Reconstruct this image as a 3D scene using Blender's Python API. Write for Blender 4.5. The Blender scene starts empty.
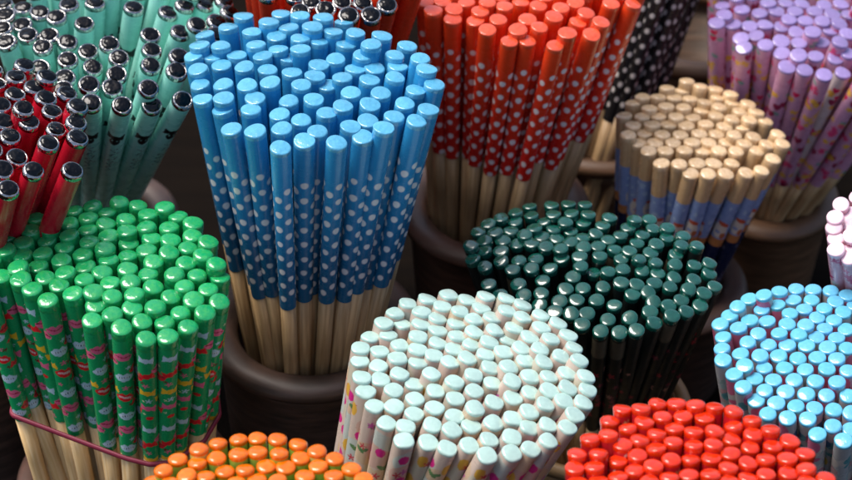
import bpy, math, random
import numpy as np
from mathutils import Vector, Quaternion, Matrix

S = bpy.context.scene
COL = S.collection
random.seed(11)
RNG = np.random.default_rng(5)
R = math.radians

# ------------------------------------------------------------------ camera
CAM_Z = 0.575
PITCH = R(40.0)
F_PX = 1845.0                      # focal length in pixels of the 852 x 480 picture
W_PX, H_PX = 852.0, 480.0
cd = bpy.data.cameras.new("camera")
cam = bpy.data.objects.new("camera", cd)
COL.objects.link(cam)
cam.location = (0, 0, CAM_Z)
cam.rotation_euler = (R(90) - PITCH, 0, 0)
cd.sensor_width = 36.0
cd.lens = F_PX / W_PX * 36.0
cd.clip_start = 0.01
cd.clip_end = 200.0
cd.dof.use_dof = True
cd.dof.focus_distance = 0.60
cd.dof.aperture_fstop = 18.0
S.camera = cam

# ------------------------------------------------------------------ daylight
SUN_EL, SUN_AZ = R(65), R(-76)     # azimuth measured from +y (away from the camera) towards +x
w = bpy.data.worlds.new("World")
S.world = w
w.use_nodes = True
nt = w.node_tree
sky = nt.nodes.new("ShaderNodeTexSky")
sky.sky_type = 'NISHITA'
sky.sun_disc = False
sky.sun_elevation = SUN_EL
sky.sun_rotation = SUN_AZ
sky.air_density = 1.0
sky.dust_density = 4.0
bg = nt.nodes["Background"]
bg.inputs[1].default_value = 0.09
nt.links.new(sky.outputs[0], bg.inputs[0])
ld = bpy.data.lights.new("sun", 'SUN')
ld.energy = 1.5
ld.angle = R(34)
ld.color = (1.0, 0.95, 0.88)
sun = bpy.data.objects.new("sun", ld)
COL.objects.link(sun)
sd = Vector((math.sin(SUN_AZ) * math.cos(SUN_EL), math.cos(SUN_AZ) * math.cos(SUN_EL), math.sin(SUN_EL)))
sun.rotation_euler = sd.to_track_quat('Z', 'Y').to_euler()
S.view_settings.view_transform = 'Standard'
S.view_settings.look = 'None'
S.view_settings.exposure = 1.16
S.view_settings.gamma = 1.0

# ------------------------------------------------------------------ picture -> place
SP, CP = math.sin(PITCH), math.cos(PITCH)


def at(px, py, z):
    """Point on the level plane z that the pixel looks at."""
    a = (px - W_PX / 2) / F_PX
    b = (H_PX / 2 - py) / F_PX
    d = Vector((a, CP + b * SP, -SP + b * CP))
    t = (z - CAM_Z) / d.z
    return Vector((0, 0, CAM_Z)) + d * t


def to_px(p):
    v = p - Vector((0, 0, CAM_Z))
    dep = v.y * CP - v.z * SP
    up = v.y * SP + v.z * CP
    return (W_PX / 2 + F_PX * v.x / dep, H_PX / 2 - F_PX * up / dep, dep)


# ------------------------------------------------------------------ materials
def new_mat(name):
    m = bpy.data.materials.new(name)
    m.use_nodes = True
    return m, m.node_tree.nodes, m.node_tree.links, m.node_tree.nodes["Principled BSDF"]


def rand_value(nodes, links, color_socket, lo, hi, hue=0.0):
    """Every single stick a touch lighter or darker than the next."""
    oi = nodes.new("ShaderNodeObjectInfo")
    mr = nodes.new("ShaderNodeMapRange")
    mr.inputs[3].default_value = lo
    mr.inputs[4].default_value = hi
    links.new(oi.outputs["Random"], mr.inputs[0])
    hs = nodes.new("ShaderNodeHueSaturation")
    links.new(mr.outputs[0], hs.inputs["Value"])
    if hue:
        mh = nodes.new("ShaderNodeMapRange")
        mh.inputs[3].default_value = 0.5 - hue
        mh.inputs[4].default_value = 0.5 + hue
        links.new(oi.outputs["Random"], mh.inputs[0])
        links.new(mh.outputs[0], hs.inputs["Hue"])
    links.new(color_socket, hs.inputs["Color"])
    return hs.outputs[0]


def bump(nodes, links, p, scale, strength, dist=0.0004, stretch=(1, 1, 1)):
    tc = nodes.new("ShaderNodeTexCoord")
    mp = nodes.new("ShaderNodeMapping")
    mp.inputs["Scale"].default_value = stretch
    n = nodes.new("ShaderNodeTexNoise")
    n.inputs["Scale"].default_value = scale
    n.inputs["Detail"].default_value = 2
    b = nodes.new("ShaderNodeBump")
    b.inputs["Strength"].default_value = strength
    b.inputs["Distance"].default_value = dist
    links.new(tc.outputs["Object"], mp.inputs[0])
    links.new(mp.outputs[0], n.inputs[0])
    links.new(n.outputs[0], b.inputs["Height"])
    links.new(b.outputs[0], p.inputs["Normal"])
    return n, mp


def rough_var(n, l, p, rough):
    """Handling marks: the gloss is uneven."""
    tc = n.new("ShaderNodeTexCoord")
    t = n.new("ShaderNodeTexNoise")
    t.inputs["Scale"].default_value = 240
    t.inputs["Detail"].default_value = 4
    mr = n.new("ShaderNodeMapRange")
    mr.inputs[1].default_value = 0.35
    mr.inputs[2].default_value = 0.75
    mr.inputs[3].default_value = rough * 0.7
    mr.inputs[4].default_value = min(1, rough * 1.5)
    l.new(tc.outputs["Object"], t.inputs[0])
    l.new(t.outputs[0], mr.inputs[0])
    l.new(mr.outputs[0], p.inputs["Roughness"])


def mat_print(name, rough=0.35, coat=0.3):
    """Printed sleeve: colour comes from the pattern laid on the stick's own surface."""
    m, n, l, p = new_mat(name)
    a = n.new("ShaderNodeAttribute")
    a.attribute_name = "pattern"
    l.new(rand_value(n, l, a.outputs["Color"], 0.86, 1.08), p.inputs["Base Color"])
    p.inputs["Roughness"].default_value = rough
    p.inputs["Coat Weight"].default_value = coat * 0.4
    p.inputs["Specular IOR Level"].default_value = 0.4
    p.inputs["Coat Roughness"].default_value = 0.18
    ns, _ = bump(n, l, p, 500, 0.2, stretch=(1, 1, 0.15))
    rough_var(n, l, p, rough)
    return m


def mat_lacquer(name, col, rough=0.10, var=(0.88, 1.08), coat=0.6, wear=0.10, wear_col=None, hue=0.0, lumps=0.35):
    m, n, l, p = new_mat(name)
    ns, mp = bump(n, l, p, 420, lumps, 0.0005)
    cr = n.new("ShaderNodeValToRGB")
    wc = wear_col or tuple(min(1, c * (1 + wear) + 0.01) for c in col)
    cr.color_ramp.elements[0].position = 0.42
    cr.color_ramp.elements[1].position = 0.72
    cr.color_ramp.elements[0].color = (*col, 1)
    cr.color_ramp.elements[1].color = (*wc, 1)
    n2 = n.new("ShaderNodeTexNoise")
    n2.inputs["Scale"].default_value = 700
    tc = n.new("ShaderNodeTexCoord")
    oi = n.new("ShaderNodeObjectInfo")
    ad = n.new("ShaderNodeVectorMath")
    l.new(tc.outputs["Object"], ad.inputs[0])
    l.new(oi.outputs["Random"], ad.inputs[1])
    l.new(ad.outputs[0], n2.inputs[0])
    l.new(ad.outputs[0], mp.inputs[0])
    l.new(n2.outputs[0], cr.inputs[0])
    l.new(rand_value(n, l, cr.outputs[0], *var, hue=hue), p.inputs["Base Color"])
    p.inputs["Roughness"].default_value = rough
    p.inputs["Coat Weight"].default_value = coat
    p.inputs["Coat Roughness"].default_value = 0.08
    rough_var(n, l, p, rough)
    return m


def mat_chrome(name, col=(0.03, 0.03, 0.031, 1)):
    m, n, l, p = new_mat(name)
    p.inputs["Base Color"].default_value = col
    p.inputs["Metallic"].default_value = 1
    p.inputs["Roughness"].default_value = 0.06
    ns, mp = bump(n, l, p, 230, 0.9, 0.0014)
    oi = n.new("ShaderNodeObjectInfo")
    tc = n.new("ShaderNodeTexCoord")
    ad = n.new("ShaderNodeVectorMath")
    l.new(tc.outputs["Object"], ad.inputs[0])
    l.new(oi.outputs["Random"], ad.inputs[1])
    l.new(ad.outputs[0], mp.inputs[0])
    return m


def mat_wood(name, c1, c2, rough=0.5, coat=0.0, scale=900):
    m, n, l, p = new_mat(name)
    ns, mp = bump(n, l, p, scale, 0.25, 0.0003, (1, 1, 0.05))
    oi = n.new("ShaderNodeObjectInfo")
    tc = n.new("ShaderNodeTexCoord")
    ad = n.new("ShaderNodeVectorMath")
    l.new(tc.outputs["Object"], ad.inputs[0])
    l.new(oi.outputs["Random"], ad.inputs[1])
    l.new(ad.outputs[0], mp.inputs[0])
    cr = n.new("ShaderNodeValToRGB")
    cr.color_ramp.elements[0].position = 0.38
    cr.color_ramp.elements[1].position = 0.64
    cr.color_ramp.elements[0].color = (*c1, 1)
    cr.color_ramp.elements[1].color = (*c2, 1)
    l.new(ns.outputs[0], cr.inputs[0])
    l.new(rand_value(n, l, cr.outputs[0], 0.82, 1.1), p.inputs["Base Color"])
    p.inputs["Roughness"].default_value = rough
    p.inputs["Coat Weight"].default_value = coat
    p.inputs["Coat Roughness"].default_value = 0.1
    return m


def mat_pot(name, c1, c2, rough=0.4):
    m, n, l, p = new_mat(name)
    ns, mp = bump(n, l, p, 60, 0.35, 0.001, (1, 1, 6))
    cr = n.new("ShaderNodeValToRGB")
    cr.color_ramp.elements[0].position = 0.35
    cr.color_ramp.elements[1].position = 0.7
    cr.color_ramp.elements[0].color = (*c1, 1)
    cr.color_ramp.elements[1].color = (*c2, 1)
    l.new(ns.outputs[0], cr.inputs[0])
    l.new(cr.outputs[0], p.inputs["Base Color"])
    p.inputs["Roughness"].default_value = rough
    return m


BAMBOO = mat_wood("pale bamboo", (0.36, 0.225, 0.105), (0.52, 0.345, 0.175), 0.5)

BRIGHT_REFLECTION = mat_chrome("painted reflection rim", (0.40, 0.39, 0.385, 1))  # pale colour stands in for the bright reflection round the cap edge

# ------------------------------------------------------------------ mesh helpers
NSEG = 80


def mesh_from(name, verts, faces, mat, colors=None):
    me = bpy.data.meshes.new(name)
    me.from_pydata(verts, [], faces)
    me.polygons.foreach_set("use_smooth", [True] * len(me.polygons))
    if colors is not None:
        at_ = me.color_attributes.new("pattern", 'FLOAT_COLOR', 'POINT')
        at_.data.foreach_set("color", np.asarray(colors, dtype=np.float32).ravel())
    me.materials.append(mat)
    me.update()
    return me


def ring(r, z, n, sq=2.0):
    """One ring of a stick; sq above 2 squares the section off. The ring starts at the back so u = C/2 faces -y."""
    out = []
    for i in range(n):
        a = math.pi / 2 + 2 * math.pi * i / n
        c, s = math.cos(a), math.sin(a)
        k = (abs(c) ** sq + abs(s) ** sq) ** (-1.0 / sq)
        out.append((r * k * c, r * k * s, z))
    return out


def lathe(name, prof, mat, n=24, sq=2.0, close_top=True, close_bottom=False):
    vs, fs = [], []
    for r, z in prof:
        vs += ring(r, z, n, sq)
    for j in range(len(prof) - 1):
        for i in range(n):
            a, b = j * n + i, j * n + (i + 1) % n
            fs.append((a, b, b + n, a + n))
    if close_top:
        fs.append(tuple(range((len(prof) - 1) * n, len(prof) * n)))
    if close_bottom:
        fs.append(tuple(reversed(range(n))))
    return mesh_from(name, vs, fs, mat)


def shaft_mesh(name, r_of_z, z0, z1, paint, mat, sq=2.0, n=NSEG, step=0.00034):
    """Printed sleeve from z1 (top) down to z0; paint(U mm around, V mm from the top) -> linear rgb."""
    rows = max(2, int((z1 - z0) / step))
    zs = np.linspace(z0, z1, rows)
    vs = []
    for z in zs:
        vs += ring(r_of_z(z), z, n, sq)
    fs = []
    for j in range(rows - 1):
        b = j * n
        for i in range(n):
            i2 = (i + 1) % n
            fs.append((b + i, b + i2, b + n + i2, b + n + i))
    C = 2 * math.pi * r_of_z(z1) * 1000
    U = np.tile(np.arange(n) / n * C, (rows, 1))
    V = np.repeat(((z1 - zs) * 1000)[:, None], n, 1)
    rgb = paint(U, V, C)
    rgba = np.concatenate([rgb, np.ones(rgb.shape[:2] + (1,))], -1)
    return mesh_from(name, vs, fs, mat, rgba)


# ------------------------------------------------------------------ printed patterns
def fill(U, c):
    a = np.empty(U.shape + (3,))
    a[:] = c
    return a


def du(U, cu, C):
    return (U - cu + C / 2) % C - C / 2


def put(a, mask, c):
    a[mask] = c


def ell(U, V, C, cu, cv, ra, rb, rot=0.0):
    x, y = du(U, cu, C), V - cv
    c, s = math.cos(rot), math.sin(rot)
    return ((x * c + y * s) / ra) ** 2 + ((-x * s + y * c) / rb) ** 2 < 1


def star(U, V, C, cu, cv, r, rot=0.0):
    x, y = du(U, cu, C), V - cv
    t = np.arctan2(y, x) + rot
    return np.hypot(x, y) < r * (0.62 + 0.38 * np.cos(5 * t))


def heart(U, V, C, cu, cv, r):
    x, y = du(U, cu, C) / r, -(V - cv) / r
    return (x * x + y * y - 0.6) ** 3 - x * x * y ** 3 * 1.4 < 0


def flower(U, V, C, cu, cv, r, rot=0.0):
    x, y = du(U, cu, C), V - cv
    t = np.arctan2(y, x) + rot
    return np.hypot(x, y) < r * (0.72 + 0.28 * np.cos(5 * t))


def bow(U, V, C, cu, cv, ra, rb, rot=0.15):
    x, y = du(U, cu, C), V - cv
    c, s = math.cos(rot), math.sin(rot)
    x, y = x * c + y * s, -x * s + y * c
    ra, rb = ra * 0.92, rb * 1.3
    wing = (np.abs(x) < ra) & (np.abs(y) < rb * (0.15 + 0.95 * np.abs(x) / ra))
    return wing | ((x / (ra * 0.5)) ** 2 + (y / (rb * 0.75)) ** 2 < 1)


def lips(a, U, V, C, cu, cv, col, rot=0.12, line=(0.25, 0.02, 0.03), text=False):
    x, y = du(U, cu, C), V - cv
    c, s = math.cos(rot), math.sin(rot)
    x, y = x * c + y * s, -x * s + y * c
    top = 2.45 * np.sqrt(np.clip(1 - (x / 3.5) ** 2, 0, 1)) * (0.75 + 0.25 * np.cos((np.abs(x) - 1.3) * 1.8))
    bot = 2.45 * np.sqrt(np.clip(1 - (x / 3.5) ** 2, 0, 1))
    m = (y > -top) & (y < bot) & (np.abs(x) < 3.5)
    put(a, m, col)
    if text:
        put(a, m & (np.abs(y - 0.1) < 0.62) & (np.abs(x) < 2.4), tuple(0.6 * k + 0.32 for k in col))
        put(a, m & (np.abs(y - 0.1) < 0.45) & (np.abs(x) < 2.2) & ((x * 1.15) % 1 < 0.4), line)
    else:
        put(a, m & (np.abs(y - 0.25 * np.cos(x * 1.5)) < 0.3) & (np.abs(x) < 3.1), line)


def dots(col, dot, start, end, pitch=2.85, r=1.42, per=3, top=None, fade=None, shade_fade=0.0):
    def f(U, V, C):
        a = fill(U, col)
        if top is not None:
            k = np.clip(1 - V / shade_fade, 0, 1)[..., None]  # light falling off down the shaft is blended into its colour
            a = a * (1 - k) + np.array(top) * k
        off = RNG.uniform(0, C)
        j = 0
        v = start + RNG.uniform(-2, 2)
        while v < end - 1.5:
            for i in range(per):
                cu = off + (i + 0.5 * (j % 2)) * C / per + RNG.normal(0, 0.18)
                rr = r * RNG.uniform(0.9, 1.06)
                x, y = du(U, cu, C) / (rr * RNG.uniform(0.93, 1.03)), (V - v - RNG.normal(0, 0.12)) / rr
                al = np.clip((1.14 - np.hypot(x, y)) / 0.26, 0, 1)[..., None]
                a = a * (1 - al) + np.array(dot) * al
            v += pitch
            j += 1
        return a
    return f


def paint_green(U, V, C):
    a = fill(U, (0.010, 0.32, 0.105))
    pink, red, blu, yel, dk, wh = (0.74, 0.13, 0.24), (0.70, 0.02, 0.025), (0.44, 0.60, 0.68), (0.80, 0.46, 0.03), (0.13, 0.025, 0.02), (0.72, 0.68, 0.42)
    o = C / 2 + RNG.uniform(-1.5, 1.5)
    o2 = o + C / 2
    V = V / 0.80
    for rep in (0, 1):
        b = rep * 46.0
        lips(a, U, V, C, o, b + 9.5, pink, text=False, line=(0.40, 0.03, 0.07))
        lips(a, U, V, C, o, b + 22, blu, rot=-0.1, line=(0.06, 0.10, 0.14), text=True)
        put(a, star(U, V, C, o + 0.4, b + 28.6, 1.45, 0.3), pink)
        lips(a, U, V, C, o, b + 34.5, red, rot=0.18, line=(0.75, 0.55, 0.5), text=True)
        lips(a, U, V, C, o + .3, b + 46.5, blu, rot=-0.12, line=(0.06, 0.10, 0.14), text=True)
        put(a, bow(U, V, C, o2, b + 5.5, 3.0, 1.5, 0.1), blu)
        put(a, bow(U, V, C, o2, b + 15.5, 3.1, 1.6, -0.25), red)
        put(a, star(U, V, C, o2 - 0.5, b + 21.5, 1.5, 0.9), pink)
        put(a, bow(U, V, C, o2, b + 26.5, 3.4, 1.5, 0.05), yel)
        put(a, star(U, V, C, o2 + 0.4, b + 31.5, 1.5, 0.2), blu)
        put(a, bow(U, V, C, o2, b + 36.5, 3.2, 1.5, 0.12), pink)
        put(a, ell(U, V, C, o2 + 0.5, b + 43, 1.4, 1.1), red)
        for s_, q, c_ in ((3.4, 6.2, wh), (-2.6, 14.2, wh), (1.8, 16.2, blu), (2.3, 29.5, dk), (-2.8, 31.2, yel), (2.0, 39.5, dk), (-2.4, 41.0, pink),
                          (6.0, 11.5, wh), (8.9, 20.0, dk), (5.9, 19.5, red), (9.0, 32.0, wh), (6.2, 34.5, dk), (9.0, 40.5, wh), (4.6, 26.0, red)):
            put(a, star(U, V, C, o + s_, b + q, 0.75 if c_ == wh else 1.15, s_), c_)
        lips(a, U, V, C, o + C * 0.26, b + 18 , (0.66, 0.02, 0.03), rot=-0.2)
        lips(a, U, V, C, o - C * 0.25, b + 12.5, pink, rot=0.2)
        put(a, bow(U, V, C, o - C * 0.24, b + 31, 2.8, 1.4, -0.2), yel)
        put(a, bow(U, V, C, o + C * 0.25, b + 39, 2.8, 1.4, 0.2), red)
    return a


def paint_mint(U, V, C):
    a = fill(U, (0.54, 0.43, 0.36))
    tint = [(0.52, 0.34, 0.28), (0.50, 0.46, 0.36), (0.44, 0.48, 0.44), (0.54, 0.40, 0.27)]
    for i in range(4):
        put(a, ell(U, V, C, RNG.uniform(0, C), RNG.uniform(3, 9) + i * 6, 7, 5), tint[int(RNG.integers(4))])
    cols = [(0.55, 0.02, 0.20), (0.10, 0.20, 0.08), (0.60, 0.34, 0.05), (0.50, 0.05, 0.07), (0.45, 0.10, 0.30)]
    for v in np.arange(5.5, 60, 5.2):
        for i in range(3):
            cu, cv = RNG.uniform(0, C), v + RNG.uniform(-1.5, 1.5)
            k = int(RNG.integers(5))
            if k == 0:
                put(a, ell(U, V, C, cu, cv, 1.7, 1.9), cols[0])
            elif k == 1:
                put(a, ell(U, V, C, cu, cv, 1.9, 0.8, 0.5), cols[1]); put(a, ell(U, V, C, cu + 1.6, cv - .4, 1.6, 0.7, -0.6), cols[1])
            elif k == 2:
                put(a, ell(U, V, C, cu, cv, 1.6, 2.6), cols[2])
            elif k == 3:
                put(a, star(U, V, C, cu, cv, 1.5, cv), cols[3])
            else:
                put(a, flower(U, V, C, cu, cv, 1.6, cv), cols[4])
    return a


def paint_sky(U, V, C):
    a = fill(U, (0.42, 0.42, 0.42))
    cols = [(0.05, 0.12, 0.22), (0.10, 0.28, 0.30), (0.55, 0.12, 0.22), (0.55, 0.50, 0.45), (0.30, 0.42, 0.40), (0.60, 0.42, 0.08), (0.50, 0.30, 0.30)]
    for i in range(70):
        put(a, ell(U, V, C, RNG.uniform(0, C), RNG.uniform(4, 70), RNG.uniform(1, 3.4), RNG.uniform(0.8, 2.6), RNG.uniform(0, 3)), cols[int(RNG.integers(7))])
    k = RNG.uniform(0, C)
    put(a, ell(U, V, C, k, 3, 3.5, 4), (0.58, 0.14, 0.24))
    return a


def lilac_base(base):
    def f(U, V, C):
        a = fill(U, base)
        for v in np.arange(2.5, 92, 5.2):
            for i in range(3):
                cu, cv, k = RNG.uniform(0, C), v + RNG.uniform(-2.5, 2.5), int(RNG.integers(6))
                if k < 2:
                    for q in range(4):
                        put(a, flower(U, V, C, cu + RNG.normal(0, 1.6), cv + RNG.normal(0, 1.0), 1.6, q), (0.72, 0.40, 0.06))
                elif k == 2:
                    put(a, heart(U, V, C, cu, cv, 2.2), (0.28, 0.02, 0.07))
                elif k == 3:
                    for q in range(4):
                        put(a, flower(U, V, C, cu + RNG.normal(0, 1.5), cv + RNG.normal(0, 1.2), 1.7, q), (0.66, 0.06, 0.18))
                elif k == 4:
                    put(a, ell(U, V, C, cu, cv, 1.7, 1.0, 0.5), (0.20, 0.33, 0.29))
                else:
                    put(a, heart(U, V, C, cu, cv, 1.7), (0.60, 0.02, 0.10))
        return a
    return f


def paint_pink(U, V, C):
    a = fill(U, (0.66, 0.34, 0.40))
    for v in np.arange(3, 75, 4.0):
        for i in range(3):
            cu, cv, k = RNG.uniform(0, C), v + RNG.uniform(-1.5, 1.5), int(RNG.integers(4))
            c = [(0.60, 0.10, 0.20), (0.50, 0.05, 0.14), (0.55, 0.52, 0.50), (0.66, 0.48, 0.50)][k]
            put(a, flower(U, V, C, cu, cv, RNG.uniform(1.2, 2.4), cv), c)
    return a


def paint_cream(U, V, C):
    wood = np.array((0.56, 0.37, 0.19))
    a = fill(U, wood)
    g = 0.94 + 0.06 * np.sin(U * 2.1 + np.sin(U * 0.7) * 2) * np.ones_like(V)
    a *= g[..., None]
    e0 = 12 + RNG.uniform(-1.2, 1.2)
    put(a, V > e0, (0.20, 0.28, 0.50))
    o = C / 2 + RNG.uniform(-2, 2)
    for i in range(9):
        put(a, ell(U, V, C, RNG.uniform(0, C), e0 + RNG.uniform(1, 12), RNG.uniform(.5, 1.4), RNG.uniform(.4, 1.2)), (0.30, 0.40, 0.56))
    for q in (0, C / 2):
        put(a, ell(U, V, C, o + q, e0 + 15, 3.2, 3.8), (0.55, 0.50, 0.44))
        put(a, ell(U, V, C, o + q + .6, e0 + 11.6, 2.6, 1.0, 0.2), (0.42, 0.08, 0.04))
        put(a, ell(U, V, C, o + q - .5, e0 + 16, 1.3, 0.8), (0.22, 0.28, 0.48))
        put(a, ell(U, V, C, o + q + 2.2, e0 + 17.5, 1.3, 1.6), (0.40, 0.12, 0.05))
    put(a, V > e0 + 19.5, (0.42, 0.17, 0.06))
    put(a, V > e0 + 23.5, (0.008, 0.014, 0.05))
    for i in range(22):
        put(a, ell(U, V, C, RNG.uniform(0, C), e0 + RNG.uniform(26, 58), 1.2, 1.0, RNG.uniform(0, 3)) & (V > e0 + 24.5), (0.10, 0.10, 0.15))
    return a


def paint_dark(U, V, C):
    a = fill(U, (0.006, 0.010, 0.009))
    for i in range(16):
        put(a, flower(U, V, C, RNG.uniform(0, C), RNG.uniform(18, 60), RNG.uniform(0.8, 1.8), i), [(0.28, 0.012, 0.03), (0.16, 0.02, 0.04), (0.30, 0.14, 0.10)][i % 3])
    put(a, (V < 11) & (V > 1) & (RNG.uniform() < 0.2), (0.075, 0.065, 0.042))
    return a


def paint_redcap(U, V, C):
    a = fill(U, (0.46, 0.010, 0.016))
    for i in range(26):
        put(a, flower(U, V, C, RNG.uniform(0, C), RNG.uniform(0.7, 26), RNG.uniform(0.45, 0.85), i), [(0.62, 0.48, 0.40), (0.60, 0.36, 0.16), (0.65, 0.60, 0.55)][i % 3])
    return a


def paint_orange(U, V, C):
    a = fill(U, [(0.34, 0.42, 0.05), (0.52, 0.44, 0.10), (0.26, 0.40, 0.05)][int(RNG.integers(3))])
    for i in range(40):
        put(a, ell(U, V, C, RNG.uniform(0, C), RNG.uniform(1.5, 40), RNG.uniform(0.25, 0.6), RNG.uniform(0.25, 0.5)), [(0.10, 0.06, 0.01), (0.40, 0.10, 0.02)][i % 2])
    return a


def paint_teal(U, V, C):
    a = fill(U, (0.32, 0.71, 0.615))
    o = C / 2 + RNG.uniform(-2.5, 2.5)
    k = (0.008, 0.010, 0.010)
    v = 18.5 + RNG.uniform(-1, 1)
    put(a, ell(U, V, C, o, v + 2.2, 2.1, 2.7), k)
    put(a, bow(U, V, C, o, v - 0.8, 3.9, 1.5, 0.12), k)
    put(a, ell(U, V, C, o + 2.7, v - 1.6, 0.7, 1.4, 0.6), k)
    put(a, ell(U, V, C, o - 2.7, v - 1.6, 0.7, 1.4, -0.6), k)
    put(a, ell(U, V, C, o - 0.9, v + 1.6, 0.35, 0.5), (0.32, 0.71, 0.615))
    put(a, ell(U, V, C, o + 0.9, v + 1.6, 0.35, 0.5), (0.32, 0.71, 0.615))
    x, y = du(U, o + 0.8, C), V - (v + 15)
    put(a, (np.abs(y) < 7) & (np.abs(x - 1.3 * np.sin(y * 1.5) - 0.5 * np.sin(y * 3.7)) < 0.28), (0.03, 0.07, 0.06))
    put(a, (np.abs(y - 8) < 5) & (np.abs(x + 1.2 + 0.9 * np.sin(y * 2.1)) < 0.22), (0.03, 0.07, 0.06))
    return a


def plain(col):
    return lambda U, V, C: fill(U, col)


# ------------------------------------------------------------------ chopstick kinds
def flat_cap(r, h, bev=0.0007, dome=0.0002):
    p = [(r, -h), (r, -h * 0.5 - bev * 0.5), (r, -bev)]
    for i in range(1, 6):
        t = i / 5 * math.pi / 2
        p.append((r - bev * (1 - math.cos(t)), -bev + bev * math.sin(t) * 0.9))
    p += [((r - bev) * 0.6, -bev * 0.1 + dome * 0.7), ((r - bev) * 0.25, -bev * 0.1 + dome), (0.00004, -bev * 0.1 + dome)]
    return p


def dome_cap(r, h, dh, bulge=1.0):
    rb = r * bulge
    p = [(r, -h), (rb, -h + 0.0006), (rb, -dh)]
    for i in range(1, 9):
        t = i / 8 * math.pi / 2
        p.append((max(0.00004, rb * math.cos(t) ** 0.52), -dh + dh * math.sin(t)))
    return p


def kind(cap, r, L, taper, cap_h, paint, paint_len, cap_mat, print_mat, sq=2.0, n_var=3, wood=BAMBOO, dome=0.0):
    return dict(cap=cap, r=r, L=L, taper=taper, cap_h=cap_h, paint=paint, paint_len=paint_len, cap_mat=cap_mat,
                print_mat=print_mat, sq=sq, n_var=n_var, wood=wood, dome=dome)


def dent(me, L, r, amt):
    """No two dipped ends are alike: a slight slope, a flat or a low spot on each."""
    a1, a2, ph = random.uniform(0, 0.00045), random.uniform(0, 0.00022), [random.uniform(0, 6.28) for _ in range(3)]
    for v in me.vertices:
        x, y = v.co.x / r, v.co.y / r
        rho, th = math.hypot(x, y), math.atan2(y, x)
        t = min(1.0, max(0.0, (v.co.z - L + 0.0014) / 0.0014))
        v.co.z += amt * t * (a1 * rho * math.cos(th + ph[0]) + a2 * rho * rho * math.cos(2 * th + ph[1]))
        k = 1 + amt * t * (0.025 * math.cos(2 * th + ph[2]) + 0.015 * math.cos(3 * th + ph[1]))
        v.co.x *= k
        v.co.y *= k
    me.update()
    return me


def build_kind(name, K):
    """Shared meshes: end caps, printed sleeves (a few different prints) and the bare lower end."""
    r, L = K['r'], K['L']
    rt = r * K['taper']
    rz = lambda z: rt + (r - rt) * min(1.0, z / L)
    caps, rims = [], []
    for q in range(4):
        bev = random.uniform(0.00042, 0.0008)
        if K['cap'] == 'flat':
            prof = flat_cap(r, K['cap_h'], bev)
        elif K['cap'] == 'dome':
            prof = dome_cap(r, K['cap_h'], (K['dome'] or r * 0.55) * random.uniform(0.75, 1.25), 1.03)
        else:
            prof = [(r * 0.78, -0.0007), (r * 0.78, -0.0003)] + [(r * 0.78 * math.cos(t) ** 0.6 + 0.00004, 0.00085 * math.sin(t) - 0.0003) for t in (0.2, 0.45, 0.7, 0.95, 1.2, 1.4, 1.57)]  # dark centre disc imitates the dark reflection in the polished end
            rp = [(r * 1.0, -K['cap_h']), (r * 1.03, -K['cap_h'] + 0.0004), (r * 1.03, -0.0016), (r * 1.0, -0.0010), (r * 0.92, -0.0005), (r * 0.78, -0.0002), (r * 0.76, -0.0005)]  # ring added so its pale colour imitates the bright reflected crescent
            rims.append(dent(lathe(name + " ferrule", [(a, L + b) for a, b in rp], BRIGHT_REFLECTION, 28, K['sq'], False), L, r, 0.7))
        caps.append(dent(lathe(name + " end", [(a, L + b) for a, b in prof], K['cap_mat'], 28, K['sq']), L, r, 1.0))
    z1 = L - K['cap_h']
    z0 = z1 - K['paint_len']
    sleeves, bares = [], []
    for i in range(K['n_var']):
        zz = z0 + random.uniform(-0.002, 0.002)
        sleeves.append(shaft_mesh(name + " sleeve", rz, zz, z1, K['paint'], K['print_mat'], K['sq']))
        zs = np.linspace(0, zz - 0.0001, 6)
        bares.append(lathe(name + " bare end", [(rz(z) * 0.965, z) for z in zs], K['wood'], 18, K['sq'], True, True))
    return caps, sleeves, bares, rims


def part(name, me, parent, label=None):
    o = bpy.data.objects.new(name, me)
    COL.objects.link(o)
    o.parent = parent
    if label:
        o["label"] = label
    return o


def make_stick(name, meshes, v, q=0, with_bare=True):
    caps, sleeves, bares, rims = meshes
    t = bpy.data.objects.new(name, None)
    t.empty_display_size = 0.01
    COL.objects.link(t)
    part("end_cap", caps[q], t)
    if rims:
        part("reflection_rim", rims[q], t)
    part("shaft", sleeves[v], t)
    if with_bare:
        part("bare_tip", bares[v], t)
    return t


def copy_thing(src):
    c = src.copy()
    COL.objects.link(c)
    for ch in src.children:
        d = ch.copy()
        COL.objects.link(d)
        d.parent = c
    return c


# ------------------------------------------------------------------ where the sticks stand
def px_list(*zooms):
    out = []
    for ox, oy, s, pts in zooms:
        out += [(ox + x / s, oy + y / s) for x, y in pts]
    return out


def dedupe(pts, dx, dy):
    keep = []
    for p in pts:
        if all(((p[0] - q[0]) / dx) ** 2 + ((p[1] - q[1]) / dy) ** 2 > 1 for q in keep):
            keep.append(p)
    return keep


def relax(P, dmin, it=25):
    P = np.array(P)
    for _ in range(it):
        d = P[:, None, :] - P[None, :, :]
        n = np.sqrt((d ** 2).sum(-1)) + np.eye(len(P)) * 9
        push = np.clip(dmin - n, 0, None)
        P = P + (d / n[..., None] * push[..., None]).sum(1) * 0.35
    return P


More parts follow.
